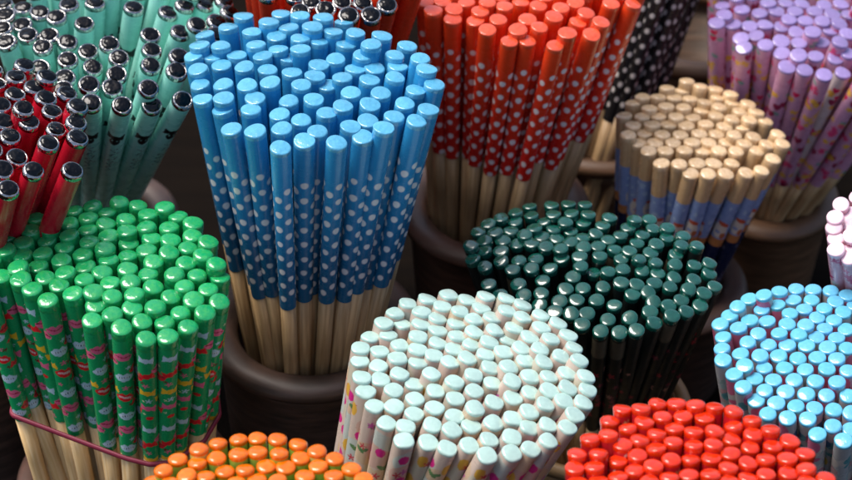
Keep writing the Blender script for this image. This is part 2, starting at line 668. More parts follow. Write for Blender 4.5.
def bundle(name, K, pts, dd, ztop, centre, rim, zrim, k, label_of, group, radius=None, zj=0.0015, slope=(0, 0), dome=0.0,
           spin=None, gap=1.0, var_of=None, spacing=None, extremes=None, inframe=(-60, 912, -60, 540), lean_j=0.004, grow=None):
    """Stand the sticks: pts are where their ends show in the photograph; a full bundle is filled up to `radius`."""
    meshes = build_kind(name, K)
    c3 = at(*centre, ztop)
    r3 = at(*rim, zrim)
    P = [at(x, y, ztop) for x, y in dedupe(pts, *dd)]
    P = [(p.x, p.y) for p in P]
    if radius:
        s = spacing or K['r'] * 2 * 1.08
        j = 0
        y = -radius
        while y <= radius:
            x = -radius + (0.5 * s if j % 2 else 0)
            while x <= radius:
                q = (c3.x + x + random.gauss(0, s * .06), c3.y + y + random.gauss(0, s * .06))
                if x * x + y * y < radius ** 2 and all((q[0] - a) ** 2 + (q[1] - b) ** 2 > (s * .88) ** 2 for a, b in P):
                    u, v, _ = to_px(Vector((q[0], q[1], ztop)))
                    if not (5 < u < 847 and 4 < v < 474) or grow and grow(u, v):
                        P.append(q)
                x += s
            y += s * 0.866
            j += 1
    P = relax(P, K['r'] * 2 * gap)
    L = K['L']
    protos = {}
    sticks = []
    rad_ref = max(np.hypot(P[:, 0] - c3.x, P[:, 1] - c3.y).max(), 1e-4)
    for i, (x, y) in enumerate(P):
        rr = math.hypot(x - c3.x, y - c3.y) / rad_ref
        z = ztop + random.gauss(0, zj) + slope[0] * (x - c3.x) + slope[1] * (y - c3.y) + dome * (0.5 - rr * rr)
        # slide along the line of sight so the end stays where the photograph shows it
        u, v, _ = to_px(Vector((x, y, ztop)))
        T = at(u, v, z)
        B = Vector((r3.x + k * (x - c3.x) + random.gauss(0, lean_j * .3), r3.y + k * (y - c3.y) + random.gauss(0, lean_j * .3), zrim))
        up = (T - B).normalized()
        va = random.randrange(K['n_var']) if var_of is None else var_of(i, u, v)
        cq = random.randrange(4)
        if (va, cq) not in protos:
            t = protos[va, cq] = make_stick(name, meshes, va, cq)
        else:
            t = copy_thing(protos[va, cq])
        t.location = T - up * L
        q = up.to_track_quat('Z', 'Y')
        base = Vector((0, 0, 1)).rotation_difference(up)
        ang = random.uniform(0, 2 * math.pi) if spin is None else random.gauss(0, abs(spin)) + (math.pi * random.randrange(2) if spin < 0 else 0)
        t.rotation_mode = 'QUATERNION'
        t.rotation_quaternion = base @ Quaternion((0, 0, 1), ang)
        sc = random.uniform(0.955, 1.035)
        t.scale = (sc, sc, 1)
        t["label"] = label_of(i, u, v)
        t["category"] = "chopstick"
        t["group"] = group
        sticks.append((t, u, v, T))
    if extremes:
        full = [q for q in sticks if 8 < q[1] < 844 and 8 < q[2] < 472]
        if full:
            for side, key in (("leftmost", lambda q: q[1]), ("rightmost", lambda q: -q[1]), ("frontmost", lambda q: -q[2]), ("rearmost", lambda q: q[2])):
                if side in extremes:
                    q = min(full, key=key)
                    q[0]["label"] = extremes[side]
    return c3, r3, sticks


def pot(name, label, centre, r_rim, z_rim, mat, r_base=None, lip=0.0042, wall=0.005, category="pot", ribs=0, group=None, belly=0.0, lip_out=0.0035):
    """Hollow turned pot standing on the table: rolled lip, wall, foot and inside floor."""
    r_base = r_base or r_rim * 0.9
    t = bpy.data.objects.new(name, None)
    t.location = (centre[0], centre[1], 0)
    COL.objects.link(t)
    t["label"] = label
    t["category"] = category
    h = z_rim
    prof = [(0.0005, 0.0015), (r_base - 0.003, 0.0015), (r_base, 0.004)]
    N = 26
    for i in range(1, N):
        f = i / N
        r = r_base + (r_rim - r_base) * f + belly * math.sin(math.pi * f)
        if ribs:
            r += 0.0011 * abs(math.sin(f * math.pi * ribs)) ** 0.5
        prof.append((r, 0.004 + (h - lip * 2 - 0.004) * f))
    prof.append((r_rim, h - lip * 2))
    body_in = [(r_rim - wall, h - lip), (r_base - wall, 0.010), (0.0005, 0.010)]
    o1 = bpy.data.objects.new("body", lathe("pot body", prof + body_in, mat, 96, 2.0, False))
    COL.objects.link(o1)
    o1.parent = t
    lp = []
    for i in range(17):
        a = -math.pi / 2 + 2 * math.pi * i / 16
        lp.append((r_rim - wall * .35 + (wall * .5 + lip_out) * math.cos(a), h - lip + lip * 1.05 * math.sin(a)))
    o2 = bpy.data.objects.new("rim", lathe("pot rim", lp, mat, 96, 2.0, False))
    COL.objects.link(o2)
    o2.parent = t
    return t


# ------------------------------------------------------------------ the setting: the table the pots stand on
mt, n_, l_, p_ = new_mat("dark table wood")
ns_, mp_ = bump(n_, l_, p_, 14, 0.3, 0.001, (1, 9, 1))
cr_ = n_.new("ShaderNodeValToRGB")
cr_.color_ramp.elements[0].color = (0.003, 0.002, 0.0015, 1)
cr_.color_ramp.elements[1].color = (0.008, 0.005, 0.003, 1)
l_.new(ns_.outputs[0], cr_.inputs[0])
l_.new(cr_.outputs[0], p_.inputs["Base Color"])
p_.inputs["Roughness"].default_value = 0.8
p_.inputs["Specular IOR Level"].default_value = 0.04
g = bpy.data.meshes.new("ground")
g.from_pydata([(-2.5, -1.2, 0), (2.5, -1.2, 0), (2.5, 3.0, 0), (-2.5, 3.0, 0)], [], [(0, 1, 2, 3)])
g.materials.append(mt)
ground = bpy.data.objects.new("ground", g)
COL.objects.link(ground)
ground["kind"] = "structure"

POT_BROWN = mat_pot("brown glazed clay", (0.034, 0.021, 0.016), (0.085, 0.048, 0.035), 0.5)
POT_RED = mat_pot("reddish brown clay", (0.05, 0.026, 0.018), (0.11, 0.054, 0.038), 0.5)
POT_WOOD = mat_pot("turned wood", (0.075, 0.038, 0.018), (0.14, 0.07, 0.035), 0.5)
POT_BAMBOO = mat_pot("pale bamboo cup", (0.20, 0.12, 0.055), (0.30, 0.19, 0.09), 0.55)


def same(text):
    return lambda i, u, v: text


# ------------------------------------------------------------------ blue dotted bundle
LAC = mat_lacquer
K_BLUE = kind('flat', 0.0035, 0.210, 0.62, 0.0018, dots((0.012, 0.12, 0.25), (0.66, 0.66, 0.66), 17, 70, pitch=3.5, r=1.36, top=(0.028, 0.28, 0.57), shade_fade=56), 0.072,  # navy towards the foot: shade put into the shaft colour
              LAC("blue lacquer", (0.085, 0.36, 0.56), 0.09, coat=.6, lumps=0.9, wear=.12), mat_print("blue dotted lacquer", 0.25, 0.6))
blue_pts = px_list((180, 0, 2.4, [
    (152, 36), (243, 30), (288, 34), (344, 39), (394, 50), (115, 62), (213, 49), (261, 63), (318, 61), (172, 74), (368, 73), (422, 76), (58, 82),
    (182, 104), (232, 84), (289, 90), (333, 97), (483, 85), (47, 104), (95, 110), (399, 104), (462, 102), (546, 107), (36, 132), (81, 134), (136, 130),
    (237, 116), (198, 132), (289, 114), (440, 129), (516, 130), (578, 138), (94, 148), (259, 136), (372, 140), (43, 163), (154, 158), (210, 165),
    (335, 154), (418, 165), (467, 160), (523, 156), (593, 163), (325, 177), (269, 171), (391, 182), (456, 189), (517, 183), (48, 200), (103, 200),
    (161, 202), (216, 195), (291, 201), (358, 200), (612, 200), (411, 220), (483, 221), (567, 214), (54, 235), (104, 233), (179, 236), (261, 240),
    (321, 236), (541, 246), (457, 248), (389, 253), (102, 261), (171, 257), (239, 272), (355, 268), (291, 286), (597, 260), (515, 277), (454, 288),
    (569, 288), (123, 307), (180, 312), (244, 306), (410, 301), (487, 303), (439, 326), (324, 317), (305, 331), (241, 352), (376, 340)]))
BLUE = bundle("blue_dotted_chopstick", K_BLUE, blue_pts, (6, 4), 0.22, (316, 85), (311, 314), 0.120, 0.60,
              same("blue lacquered chopstick with white dots, inside the tall blue bundle"),
              "blue dotted chopsticks", zj=0.0013, gap=0.93, extremes={
                  "frontmost": "blue white-dotted chopstick standing frontmost of the tall blue bundle, above its brown pot rim",
                  "leftmost": "blue white-dotted chopstick standing leftmost in the blue bundle, beside the teal pencils",
                  "rightmost": "blue white-dotted chopstick standing rightmost in the blue bundle, beside the red dotted ones"})
p = at(312, 318, 0.112)
pot("chopstick_pot", "dark brown round pot with rolled rim holding the blue dotted chopsticks", p, 0.0355, 0.112, POT_BROWN, 0.032)

# ------------------------------------------------------------------ green bundle with printed lips, bows and stars
K_GREEN = kind('dome', 0.00335, 0.172, 0.72, 0.0040, paint_green, 0.057,
               LAC("green dipped lacquer", (0.008, 0.32, 0.10), 0.1, coat=.6, wear_col=(0.03, 0.36, 0.09), lumps=0.8), mat_print("green printed sleeve", 0.25, 0.5), dome=0.0011, n_var=5,
               wood=mat_wood("fresh bamboo", (0.66, 0.42, 0.18), (0.80, 0.57, 0.30), 0.45))
green_pts = px_list((0, 195, 7.06, [
    (820, 50), (665, 65), (760, 108), (385, 122), (510, 110), (255, 165), (608, 160), (480, 185), (750, 188), (360, 222), (615, 240), (485, 278),
    (755, 270), (200, 262), (40, 285), (170, 325), (320, 322), (620, 320), (40, 365), (460, 340), (285, 385), (750, 372), (600, 395), (140, 425),
    (435, 440), (755, 445), (600, 465), (85, 480), (260, 480)]),
    (110, 195, 6.554, [
        (60, 50), (190, 60), (340, 75), (20, 108), (105, 150), (260, 125), (445, 135), (250, 190), (395, 200), (10, 180), (540, 190), (110, 225),
        (10, 255), (258, 268), (395, 272), (535, 250), (120, 300), (510, 325), (645, 295), (245, 345), (390, 368), (10, 350), (600, 378), (120, 382),
        (290, 412), (690, 432), (500, 430), (15, 420), (115, 460)]),
    (0, 255, 7.06, [
        (85, 70), (260, 68), (435, 28), (600, 45), (750, 20), (745, 90), (450, 105), (135, 150), (320, 152), (600, 150), (755, 170), (225, 212),
        (450, 212), (510, 235), (640, 240), (775, 262), (335, 305), (675, 340), (790, 405), (650, 450), (140, 10), (-40, 110), (-60, 30), (-100, 190)]),
    (110, 255, 6.554, [
        (115, 68), (260, 100), (425, 110), (570, 120), (725, 135), (10, 155), (130, 158), (280, 185), (490, 190), (645, 215), (30, 250), (160, 245),
        (400, 258), (550, 280), (720, 295), (145, 335), (300, 325), (625, 365), (30, 385), (465, 365), (210, 425), (360, 430), (75, 465), (515, 460)]),
    (0, 0, 1, [(122, 327), (146, 337), (168, 335), (188, 326), (-14, 262), (-15, 246), (-16, 232), (3, 268)]))
GREEN = bundle("green_printed_chopstick", K_GREEN, green_pts, (9.5, 6), 0.18, (108, 262), (122, 398), 0.118, 0.80,
               same("glossy green chopstick printed with lips and bows, inside the banded green bundle"),
               "green printed chopsticks", zj=0.0009, gap=0.98, spin=-0.4, extremes={
                   "frontmost": "green printed chopstick standing frontmost of the banded green bundle, behind the orange ends",
                   "rightmost": "green printed chopstick standing rightmost of the banded green bundle, beside the blue bundle's pot"})
pot("chopstick_pot", "dark brown round pot holding the banded green printed chopsticks", at(124, 470, 0.07), 0.036, 0.07, POT_RED, 0.032)

# ------------------------------------------------------------------ mint ended bundle
K_MINT = kind('flat', 0.0031, 0.160, 0.75, 0.0012, paint_mint, 0.060,
              LAC("mint lacquer", (0.41, 0.595, 0.535), 0.09, coat=.6, var=(.94, 1.03), wear=.06), mat_print("mint printed sleeve", 0.35, 0.4), sq=2.5, n_var=6)
mint_pts = px_list((350, 285, 6.554, [
    (640, 72), (520, 85), (780, 95), (400, 122), (600, 137), (735, 155), (460, 172), (305, 182), (580, 198), (230, 245), (350, 238), (815, 218),
    (705, 245), (465, 250), (575, 285), (815, 288), (258, 315), (130, 338), (455, 328), (710, 320), (585, 360), (325, 378), (805, 378), (80, 412),
    (195, 422), (685, 405), (455, 400), (565, 440), (315, 465), (780, 465), (70, 470), (650, 475), (455, 475)]),
    (470, 285, 6.554, [
        (100, 85), (15, 95), (245, 97), (105, 142), (340, 142), (235, 152), (455, 208), (160, 202), (35, 218), (340, 213), (580, 240), (160, 268),
        (300, 272), (465, 278), (35, 290), (265, 330), (130, 342), (405, 335), (525, 350), (635, 332), (25, 380), (230, 398), (365, 395), (690, 405),
        (485, 402), (110, 445), (15, 465), (370, 470), (490, 468), (590, 460), (715, 465)]),
    (350, 355, 6.554, [
        (68, 42), (190, 62), (318, 20), (455, 50), (655, 45), (780, 20), (560, 10), (330, 112), (540, 112), (205, 150), (80, 135), (815, 120),
        (690, 165), (425, 180), (105, 228), (290, 220), (565, 225), (820, 225), (695, 275), (430, 278), (165, 325), (290, 328), (560, 335), (825, 340),
        (420, 385), (690, 395), (250, 440), (545, 450), (800, 455), (675, 475), (365, 478)]),
    (470, 355, 6.554, [
        (140, 65), (270, 62), (375, 28), (495, 28), (610, 15), (715, 12), (645, 110), (30, 120), (400, 130), (530, 130), (765, 130), (155, 175),
        (285, 160), (55, 225), (410, 235), (525, 222), (645, 210), (775, 228), (165, 300), (290, 270), (510, 312), (620, 290), (745, 300), (45, 345),
        (400, 358), (700, 375), (290, 405), (160, 435), (515, 450), (30, 460), (400, 465), (650, 460)]),
    (350, 400, 3.408, [
        (85, 15), (150, 18), (218, 45), (290, 22), (360, 50), (430, 25), (130, 78), (285, 82), (187, 118), (270, 140), (353, 105), (335, 160),
        (420, 88), (410, 150), (493, 75), (478, 130), (470, 185), (558, 60), (555, 122), (555, 177), (618, 38), (618, 98), (620, 162), (678, 78),
        (680, 135), (773, 50), (747, 85), (738, 12), (795, 8), (675, 20), (500, 10)]))
MINT = bundle("mint_ended_chopstick", K_MINT, mint_pts, (9, 6.5), 0.17, (475, 372), (418, 512), 0.110, 0.72,
              same("pale printed chopstick with a flat mint green end, inside the mint bundle"),
              "mint ended chopsticks", zj=0.0007, gap=0.97, extremes={
                  "frontmost": "pale chopstick with mint end, frontmost of its bundle, leaning over magenta spots",
                  "leftmost": "pale chopstick with mint end, leftmost of its bundle, against the dark pot gap"})
pot("chopstick_pot", "dark brown round pot holding the mint ended chopsticks", at(402, 572, 0.075), 0.034, 0.075, POT_BROWN, 0.03)

# ------------------------------------------------------------------ dark green bundle
K_DARK = kind('dome', 0.00275, 0.132, 0.8, 0.0026, paint_dark, 0.058,
              LAC("dark green dipped lacquer", (0.004, 0.065, 0.046), 0.06, coat=1.0, wear_col=(0.006, 0.085, 0.06)), mat_print("near black printed sleeve", 0.4, 0.3), dome=0.0008, n_var=6)
dark_pts = px_list((460, 195, 6.554, [
    (455, 68), (600, 65), (710, 48), (820, 52), (360, 108), (465, 122), (730, 110), (600, 118), (840, 115), (265, 140), (360, 162), (185, 182),
    (560, 165), (690, 168), (810, 172), (115, 232), (225, 232), (345, 228), (500, 215), (610, 222), (430, 258), (540, 260), (280, 288), (155, 290),
    (380, 310), (65, 320), (480, 295), (640, 270), (740, 245), (700, 290), (800, 275), (155, 355), (265, 362), (545, 320), (660, 325), (800, 325),
    (790, 372), (80, 410), (265, 415), (380, 425), (495, 408), (665, 405), (160, 460), (465, 470), (590, 468), (820, 470), (345, 475)]),
    (590, 215, 6.079, [
        (115, 12), (265, 32), (360, 25), (65, 65), (215, 80), (375, 82), (455, 70), (20, 100), (175, 115), (320, 125), (150, 142), (460, 138),
        (570, 120), (290, 158), (65, 175), (155, 182), (560, 172), (410, 172), (655, 178), (262, 198), (380, 215), (60, 235), (195, 245), (525, 232),
        (290, 245), (400, 275), (640, 295), (520, 292), (730, 295), (95, 335), (200, 322), (320, 330), (730, 332), (415, 350), (515, 370), (635, 385),
        (195, 402), (285, 415), (80, 430), (390, 410), (490, 430), (605, 440), (755, 430), (705, 462), (10, 330), (260, 475), (370, 475)]),
    (460, 265, 6.554, [
        (160, 20), (340, 42), (470, 28), (590, 25), (830, 28), (740, 68), (540, 92), (380, 118), (185, 118), (690, 150), (805, 145), (260, 190),
        (415, 190), (530, 178), (650, 230), (765, 222), (520, 250), (620, 298), (730, 310), (830, 310), (800, 382)]),
    (590, 280, 6.079, [
        (80, 38), (200, 15), (290, 22), (390, 18), (490, 35), (605, 45), (755, 32), (705, 72), (265, 102), (40, 115), (380, 105), (555, 115),
        (150, 145), (675, 148), (480, 150), (370, 178), (20, 205), (590, 182), (500, 205), (110, 235), (245, 222), (395, 250), (65, 305), (180, 312), (285, 298)]))
DARK = bundle("dark_green_chopstick", K_DARK, dark_pts, (7.5, 4.2), 0.15, (595, 272), (588, 395), 0.085, 0.62,
              same("thin black chopstick with a glossy dark green rounded end, inside the wide dark green bundle"),
              "dark green ended chopsticks", zj=0.0009, gap=0.98, extremes={
                  "frontmost": "thin dark green ended chopstick, frontmost of its bundle, above the red ends",
                  "leftmost": "thin dark green ended chopstick, leftmost of its bundle, below the red dotted chopsticks' pot",
                  "rightmost": "thin dark green ended chopstick, rightmost of its bundle, below the bare wood ended ones"})
pot("bamboo_cup", "pale bamboo cup with a light rim holding the dark green ended chopsticks", at(592, 402, 0.086), 0.0370, 0.086, POT_BAMBOO, 0.034, lip=0.003, category="cup", lip_out=0.0)

# ------------------------------------------------------------------ bare wood ended bundle
WOOD_END = mat_wood("lacquered wood end", (0.60, 0.41, 0.22), (0.73, 0.53, 0.315), 0.14, 0.7)
K_CREAM = kind('dome', 0.00325, 0.118, 0.85, 0.0025, paint_cream, 0.075, WOOD_END, mat_print("wood and blue printed sleeve", 0.28, 0.5), dome=0.0010, n_var=5)
cream_pts = px_list((610, 70, 6.0, [
    (480, 62), (345, 98), (545, 85), (440, 122), (200, 152), (290, 152), (395, 152), (490, 160), (140, 188), (340, 208), (240, 220), (445, 215),
    (555, 228), (85, 265), (195, 270), (295, 268), (400, 270), (510, 275), (140, 322), (255, 318), (355, 318), (465, 322), (575, 312), (110, 380),
    (210, 372), (315, 378), (425, 380), (540, 372), (175, 430), (272, 432), (380, 430), (495, 425), (235, 470), (335, 470), (450, 470), (560, 475), (580, 190)]),
    (700, 70, 6.0, [
        (20, 85), (85, 110), (180, 140), (105, 155), (45, 185), (190, 195), (125, 210), (290, 195), (25, 230), (105, 250), (235, 250), (335, 245),
        (205, 280), (45, 302), (295, 290), (155, 325), (265, 325), (390, 295), (10, 370), (105, 372), (215, 375), (320, 395), (475, 375), (55, 425),
        (165, 430), (280, 435), (400, 440), (500, 430), (120, 470), (225, 470), (345, 465)]),
    (610, 140, 4.484, [
        (135, 10), (205, 12), (285, 10), (365, 8), (445, 10), (520, 10), (610, 12), (700, 22), (775, 18), (172, 52), (255, 50), (335, 48), (412, 55),
        (492, 42), (572, 52), (655, 50), (735, 78), (232, 98), (312, 102), (393, 98), (468, 98), (550, 97), (365, 145), (443, 145), (522, 145), (615, 140), (683, 130)]))
CREAM = bundle("wood_ended_chopstick", K_CREAM, cream_pts, (8, 5), 0.132, (705, 138), (672, 262), 0.070, 0.66,
               same("chopstick with a glossy bare wood end and blue band, inside the pale wood bundle"),
               "wood ended blue chopsticks", zj=0.0012, gap=0.98, spin=0.5, extremes={
                   "frontmost": "bare wood and blue chopstick standing frontmost of its bundle, behind the dark green ends",
                   "leftmost": "bare wood and blue chopstick standing leftmost of its bundle, beside the ringed wooden pot",
                   "rightmost": "bare wood and blue chopstick standing rightmost of its bundle, below the lilac chopsticks",
                   "rearmost": "bare wood ended chopstick at the far edge of its bundle, below the black dotted ones"})
pot("chopstick_pot", "dark round pot holding the bare wood and blue chopsticks", at(670, 277, 0.060), 0.029, 0.060, POT_BROWN, 0.026)

# ------------------------------------------------------------------ red ended bundle in front
K_RED = kind('dome', 0.0028, 0.185, 0.8, 0.0021, paint_redcap, 0.05,
             LAC("orange red dipped lacquer", (0.64, 0.024, 0.003), 0.08, coat=.4, wear_col=(0.66, 0.04, 0.005)), mat_print("red printed sleeve", 0.3, 0.6), dome=0.0010, n_var=5)
red_pts = px_list((560, 390, 5.336, [
    (350, 90), (430, 95), (525, 62), (620, 60), (720, 65), (265, 155), (450, 150), (550, 128), (655, 125), (370, 190), (610, 185), (258, 222),
    (510, 210), (715, 210), (165, 245), (425, 250), (335, 275), (605, 262), (510, 295), (715, 280), (90, 335), (205, 325), (415, 335), (310, 365),
    (595, 355), (700, 350), (85, 405), (180, 395), (500, 390), (400, 415), (310, 450), (585, 450), (690, 440), (90, 470), (205, 470), (475, 470)]),
    (690, 390, 5.259, [
        (20, 65), (130, 78), (232, 95), (85, 138), (330, 148), (232, 175), (425, 195), (20, 205), (125, 195), (335, 215), (525, 255), (220, 250),
        (20, 275), (125, 270), (320, 285), (440, 285), (15, 345), (115, 340), (215, 320), (610, 320), (405, 340), (515, 345), (310, 370), (205, 395),
        (15, 430), (110, 430), (615, 400), (520, 425), (400, 430), (310, 450), (715, 450), (210, 465), (620, 470)]))
RED = bundle("red_ended_chopstick", K_RED, red_pts, (9, 6), 0.195, (692, 496), (672, 742), 0.11, 0.8,
             same("red spotted chopstick with a glossy orange red rounded end, inside the front red bundle"),
             "red ended chopsticks", radius=0.0385, zj=0.0006, gap=0.98, extremes={
                 "rearmost": "glossy red ended chopstick at the far edge of the front red bundle"},
             spacing=0.0063)
pot("chopstick_pot", "dark brown round pot holding the red ended chopsticks in front", at(670, 775, 0.10), 0.0365, 0.10, POT_BROWN, 0.032)

# ------------------------------------------------------------------ sky blue ended bundle
K_SKY = kind('flat', 0.0029, 0.142, 0.8, 0.0013, paint_sky, 0.060,
             LAC("sky blue lacquer", (0.115, 0.44, 0.63), 0.09, coat=.6, hue=0.015), mat_print("multicoloured printed sleeve", 0.3, 0.5), n_var=6)
sky_pts = px_list((705, 275, 5.646, [
    (515, 72), (420, 85), (610, 82), (715, 85), (330, 108), (800, 112), (250, 128), (500, 135), (600, 135), (410, 162), (735, 150), (182, 172),
    (320, 188), (570, 185), (675, 185), (480, 215), (820, 175), (780, 205), (140, 220), (640, 232), (745, 245), (250, 250), (350, 255), (465, 265),
    (85, 270), (570, 275), (190, 290), (680, 285), (790, 295), (300, 325), (420, 320), (530, 330), (740, 345), (635, 345), (100, 345), (240, 372),
    (465, 390), (358, 388), (575, 390), (690, 400), (800, 405), (95, 412), (200, 440), (310, 450), (415, 450), (635, 460), (525, 465), (745, 465), (100, 470)]),
    (705, 350, 5.333, [
        (190, 20), (290, 25), (395, 28), (100, 55), (495, 40), (600, 38), (705, 40), (200, 85), (315, 90), (425, 90), (535, 100), (650, 95),
        (765, 105), (165, 115), (262, 150), (365, 155), (475, 155), (590, 160), (705, 165), (205, 190), (310, 220), (430, 218), (540, 230), (648, 238),
        (765, 240), (280, 255), (380, 278), (485, 295), (585, 305), (695, 315), (335, 335), (440, 358), (548, 362), (685, 400), (600, 445), (775, 420), (740, 478), (775, 330)]))
SKY = bundle("sky_blue_ended_chopstick", K_SKY, sky_pts, (9, 5.5), 0.152, (818, 368), (812, 500), 0.08, 0.74,
             same("multicoloured chopstick with a glossy sky blue end, inside the bundle right of the red one"),
             "sky blue ended chopsticks", radius=0.0355, zj=0.0008, gap=0.98, spacing=0.0073, extremes={
                 "leftmost": "sky blue ended chopstick standing leftmost of its bundle, over a teal and pink print",
                 "rearmost": "sky blue ended chopstick at the far edge of its bundle, near the pink chopsticks"})
pot("chopstick_pot", "dark brown round pot holding the sky blue ended chopsticks", at(812, 515, 0.07), 0.0325, 0.07, POT_BROWN, 0.028)

# ------------------------------------------------------------------ orange ended bundle in front
K_ORANGE = kind('dome', 0.00275, 0.180, 0.8, 0.0018, paint_orange, 0.05,
                LAC("orange dipped lacquer", (0.72, 0.13, 0.001), 0.08, coat=.4, wear_col=(0.74, 0.17, 0.002)), mat_print("lime printed sleeve", 0.3, 0.5), dome=0.0010, n_var=6)
orange_pts = px_list((130, 420, 6.554, [
    (835, 105), (710, 110), (575, 135), (450, 175), (835, 190), (710, 205), (310, 240), (565, 230), (440, 262), (210, 320), (620, 320), (750, 315),
    (490, 355), (355, 355), (145, 385), (270, 390), (700, 385), (830, 375)]),
    (250, 420, 6.554, [
        (50, 100), (180, 108), (315, 140), (55, 190), (190, 200), (430, 190), (325, 238), (550, 240), (105, 285), (445, 290), (245, 290), (670, 305),
        (370, 345), (550, 350), (745, 370), (50, 375), (185, 372)]))
ORANGE = bundle("orange_ended_chopstick", K_ORANGE, orange_pts, (9, 6), 0.19, (262, 512), (276, 720), 0.11, 0.8,
                same("lime green chopstick with a glossy orange rounded end, inside the front orange bundle"),
                "orange ended chopsticks", radius=0.0345, zj=0.0008, gap=0.98, spacing=0.0069, extremes={
                    "rightmost": "orange ended lime chopstick standing rightmost of the front orange bundle"})
pot("chopstick_pot", "dark brown round pot holding the orange ended chopsticks in front", at(277, 748, 0.10), 0.033, 0.10, POT_BROWN, 0.029)

# ------------------------------------------------------------------ red dotted bundle
K_RDOT = kind('flat', 0.0035, 0.182, 0.70, 0.0018, dots((0.60, 0.018, 0.012), (0.78, 0.69, 0.67), 12.5, 70, pitch=3.55, r=1.34, top=(0.76, 0.055, 0.012), shade_fade=55), 0.066,
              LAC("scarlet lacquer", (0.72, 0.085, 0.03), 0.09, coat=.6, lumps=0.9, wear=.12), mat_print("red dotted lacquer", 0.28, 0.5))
rdot_pts = px_list((410, 0, 4.8, [
    (80, 8), (155, 5), (108, 40), (215, 38), (265, 10), (345, 42), (205, 85), (390, 8), (450, 18), (525, 8), (425, 90), (315, 95), (372, 138),
    (520, 138), (482, 195), (560, 192), (570, 90)]),
    (520, 0, 4.8, [
        (90, 22), (200, 32), (270, 5), (165, 75), (60, 88), (320, 58), (440, 12), (545, 15), (90, 122), (280, 102), (392, 102), (230, 155), (345, 162),
        (170, 215), (38, 190), (5, 140), (15, 10)]),
    (0, 0, 1, [(500, -3), (455, -6), (430, -10), (545, -4), (585, -6), (618, -8), (480, -8), (640, -12), (565, -10), (602, -14)]))
RDOT = bundle("red_dotted_chopstick", K_RDOT, rdot_pts, (7, 4.5), 0.19, (528, -4), (495, 192), 0.092, 0.66,
              same("red lacquered chopstick with white dots, inside the tall red bundle"),
              "red dotted chopsticks", radius=0.043, zj=0.001, gap=0.98, spacing=0.0080, extremes={
                  "frontmost": "red white-dotted chopstick standing frontmost of the tall red bundle, above the dark green ends",
                  "rightmost": "red white-dotted chopstick leaning rightmost of the tall red bundle, before the black dotted ones"})
pot("chopstick_pot", "reddish brown round pot with rolled rim holding the red dotted chopsticks", at(495, 200, 0.084), 0.0365, 0.084, POT_RED, 0.032)

# ------------------------------------------------------------------ teal pencils with metal ends
DARK_REFLECTION = mat_chrome("polished metal end")  # near-black base colour: a dark reflection painted into the metal
K_TEAL = kind('metal', 0.0038, 0.188, 0.9, 0.0024, paint_teal, 0.10, DARK_REFLECTION, mat_print("teal printed lacquer", 0.3, 0.5), dome=0.0017, n_var=4,
              wood=mat_lacquer("teal paint", (0.32, 0.71, 0.615)))
teal_pts = px_list((0, 0, 5.333, [
    (20, 15), (115, 35), (35, 65), (208, 55), (300, 80), (15, 140), (110, 125), (450, 115), (145, 175), (260, 180), (30, 215), (225, 240),
    (360, 215), (470, 265), (585, 225), (360, 310), (495, 350), (635, 300), (210, 355), (345, 410), (475, 445), (625, 390), (600, 460), (335, 470)]),
    (110, 0, 4.364, [
        (105, 25), (260, 45), (330, 15), (420, 8), (180, 145), (390, 100), (475, 80), (315, 130), (185, 212), (50, 245), (20, 185), (305, 240),
        (180, 280), (40, 315), (295, 305), (170, 380), (20, 380), (320, 432), (185, 455), (55, 455), (465, 145), (515, 55), (500, 0)]),
    (0, 60, 2.825, [(187, 85), (258, 118)]))
TEAL = bundle("teal_chopstick", K_TEAL, teal_pts, (8, 5), 0.20, (108, 38), (96, 185), 0.115, 0.42,
              same("teal chopstick with a polished metal end, inside the spread teal bundle"),
              "teal chopsticks with metal ends", radius=0.052, zj=0.0016, gap=0.98, spin=0.35, spacing=0.0098, extremes={
                  "frontmost": "teal metal-ended chopstick frontmost of its spread bundle, black figure printed on it",
                  "rightmost": "teal metal-ended chopstick rightmost of its bundle, close against the blue chopsticks"})
pot("chopstick_pot", "dark round pot holding the spread teal chopsticks with metal ends", at(94, 215, 0.09), 0.031, 0.09, POT_BROWN, 0.028)

# ------------------------------------------------------------------ crimson bundle with metal ends
K_CRIM = kind('metal', 0.0037, 0.190, 0.9, 0.0025, plain((0.50, 0.010, 0.028)), 0.08, DARK_REFLECTION, mat_print("crimson lacquer", 0.25, 0.6), dome=0.0017,
              wood=mat_lacquer("crimson paint", (0.40, 0.008, 0.02)))
crim_pts = px_list((0, 60, 2.825, [
    (65, 15), (40, 40), (130, 45), (98, 70), (50, 90), (185, 90), (140, 100), (68, 132), (150, 140), (222, 125), (85, 170), (10, 170), (165, 190),
    (215, 172), (30, 210), (222, 215), (140, 230), (50, 270), (207, 308), (8, 305), (97, 308), (25, 360), (0, 60), (5, 120), (-20, 250), (-25, 200), (-30, 90), (-30, 345), (-20, 20)]))
CRIM = bundle("crimson_chopstick", K_CRIM, crim_pts, (7, 5), 0.21, (-2, 122), (-40, 300), 0.12, 0.62,
              same("crimson red chopstick with a polished metal end, inside the crimson bundle"),
              "crimson chopsticks with metal ends", radius=0.033, zj=0.0016, gap=0.98, spacing=0.0088, extremes={
                  "rightmost": "crimson metal-ended chopstick standing rightmost of its bundle, before the teal ones",
                  "frontmost": "crimson metal-ended chopstick standing frontmost of its bundle, above the green ends"})
pot("chopstick_pot", "dark round pot holding the crimson chopsticks with metal ends", at(-44, 315, 0.10), 0.029, 0.10, POT_BROWN, 0.026)

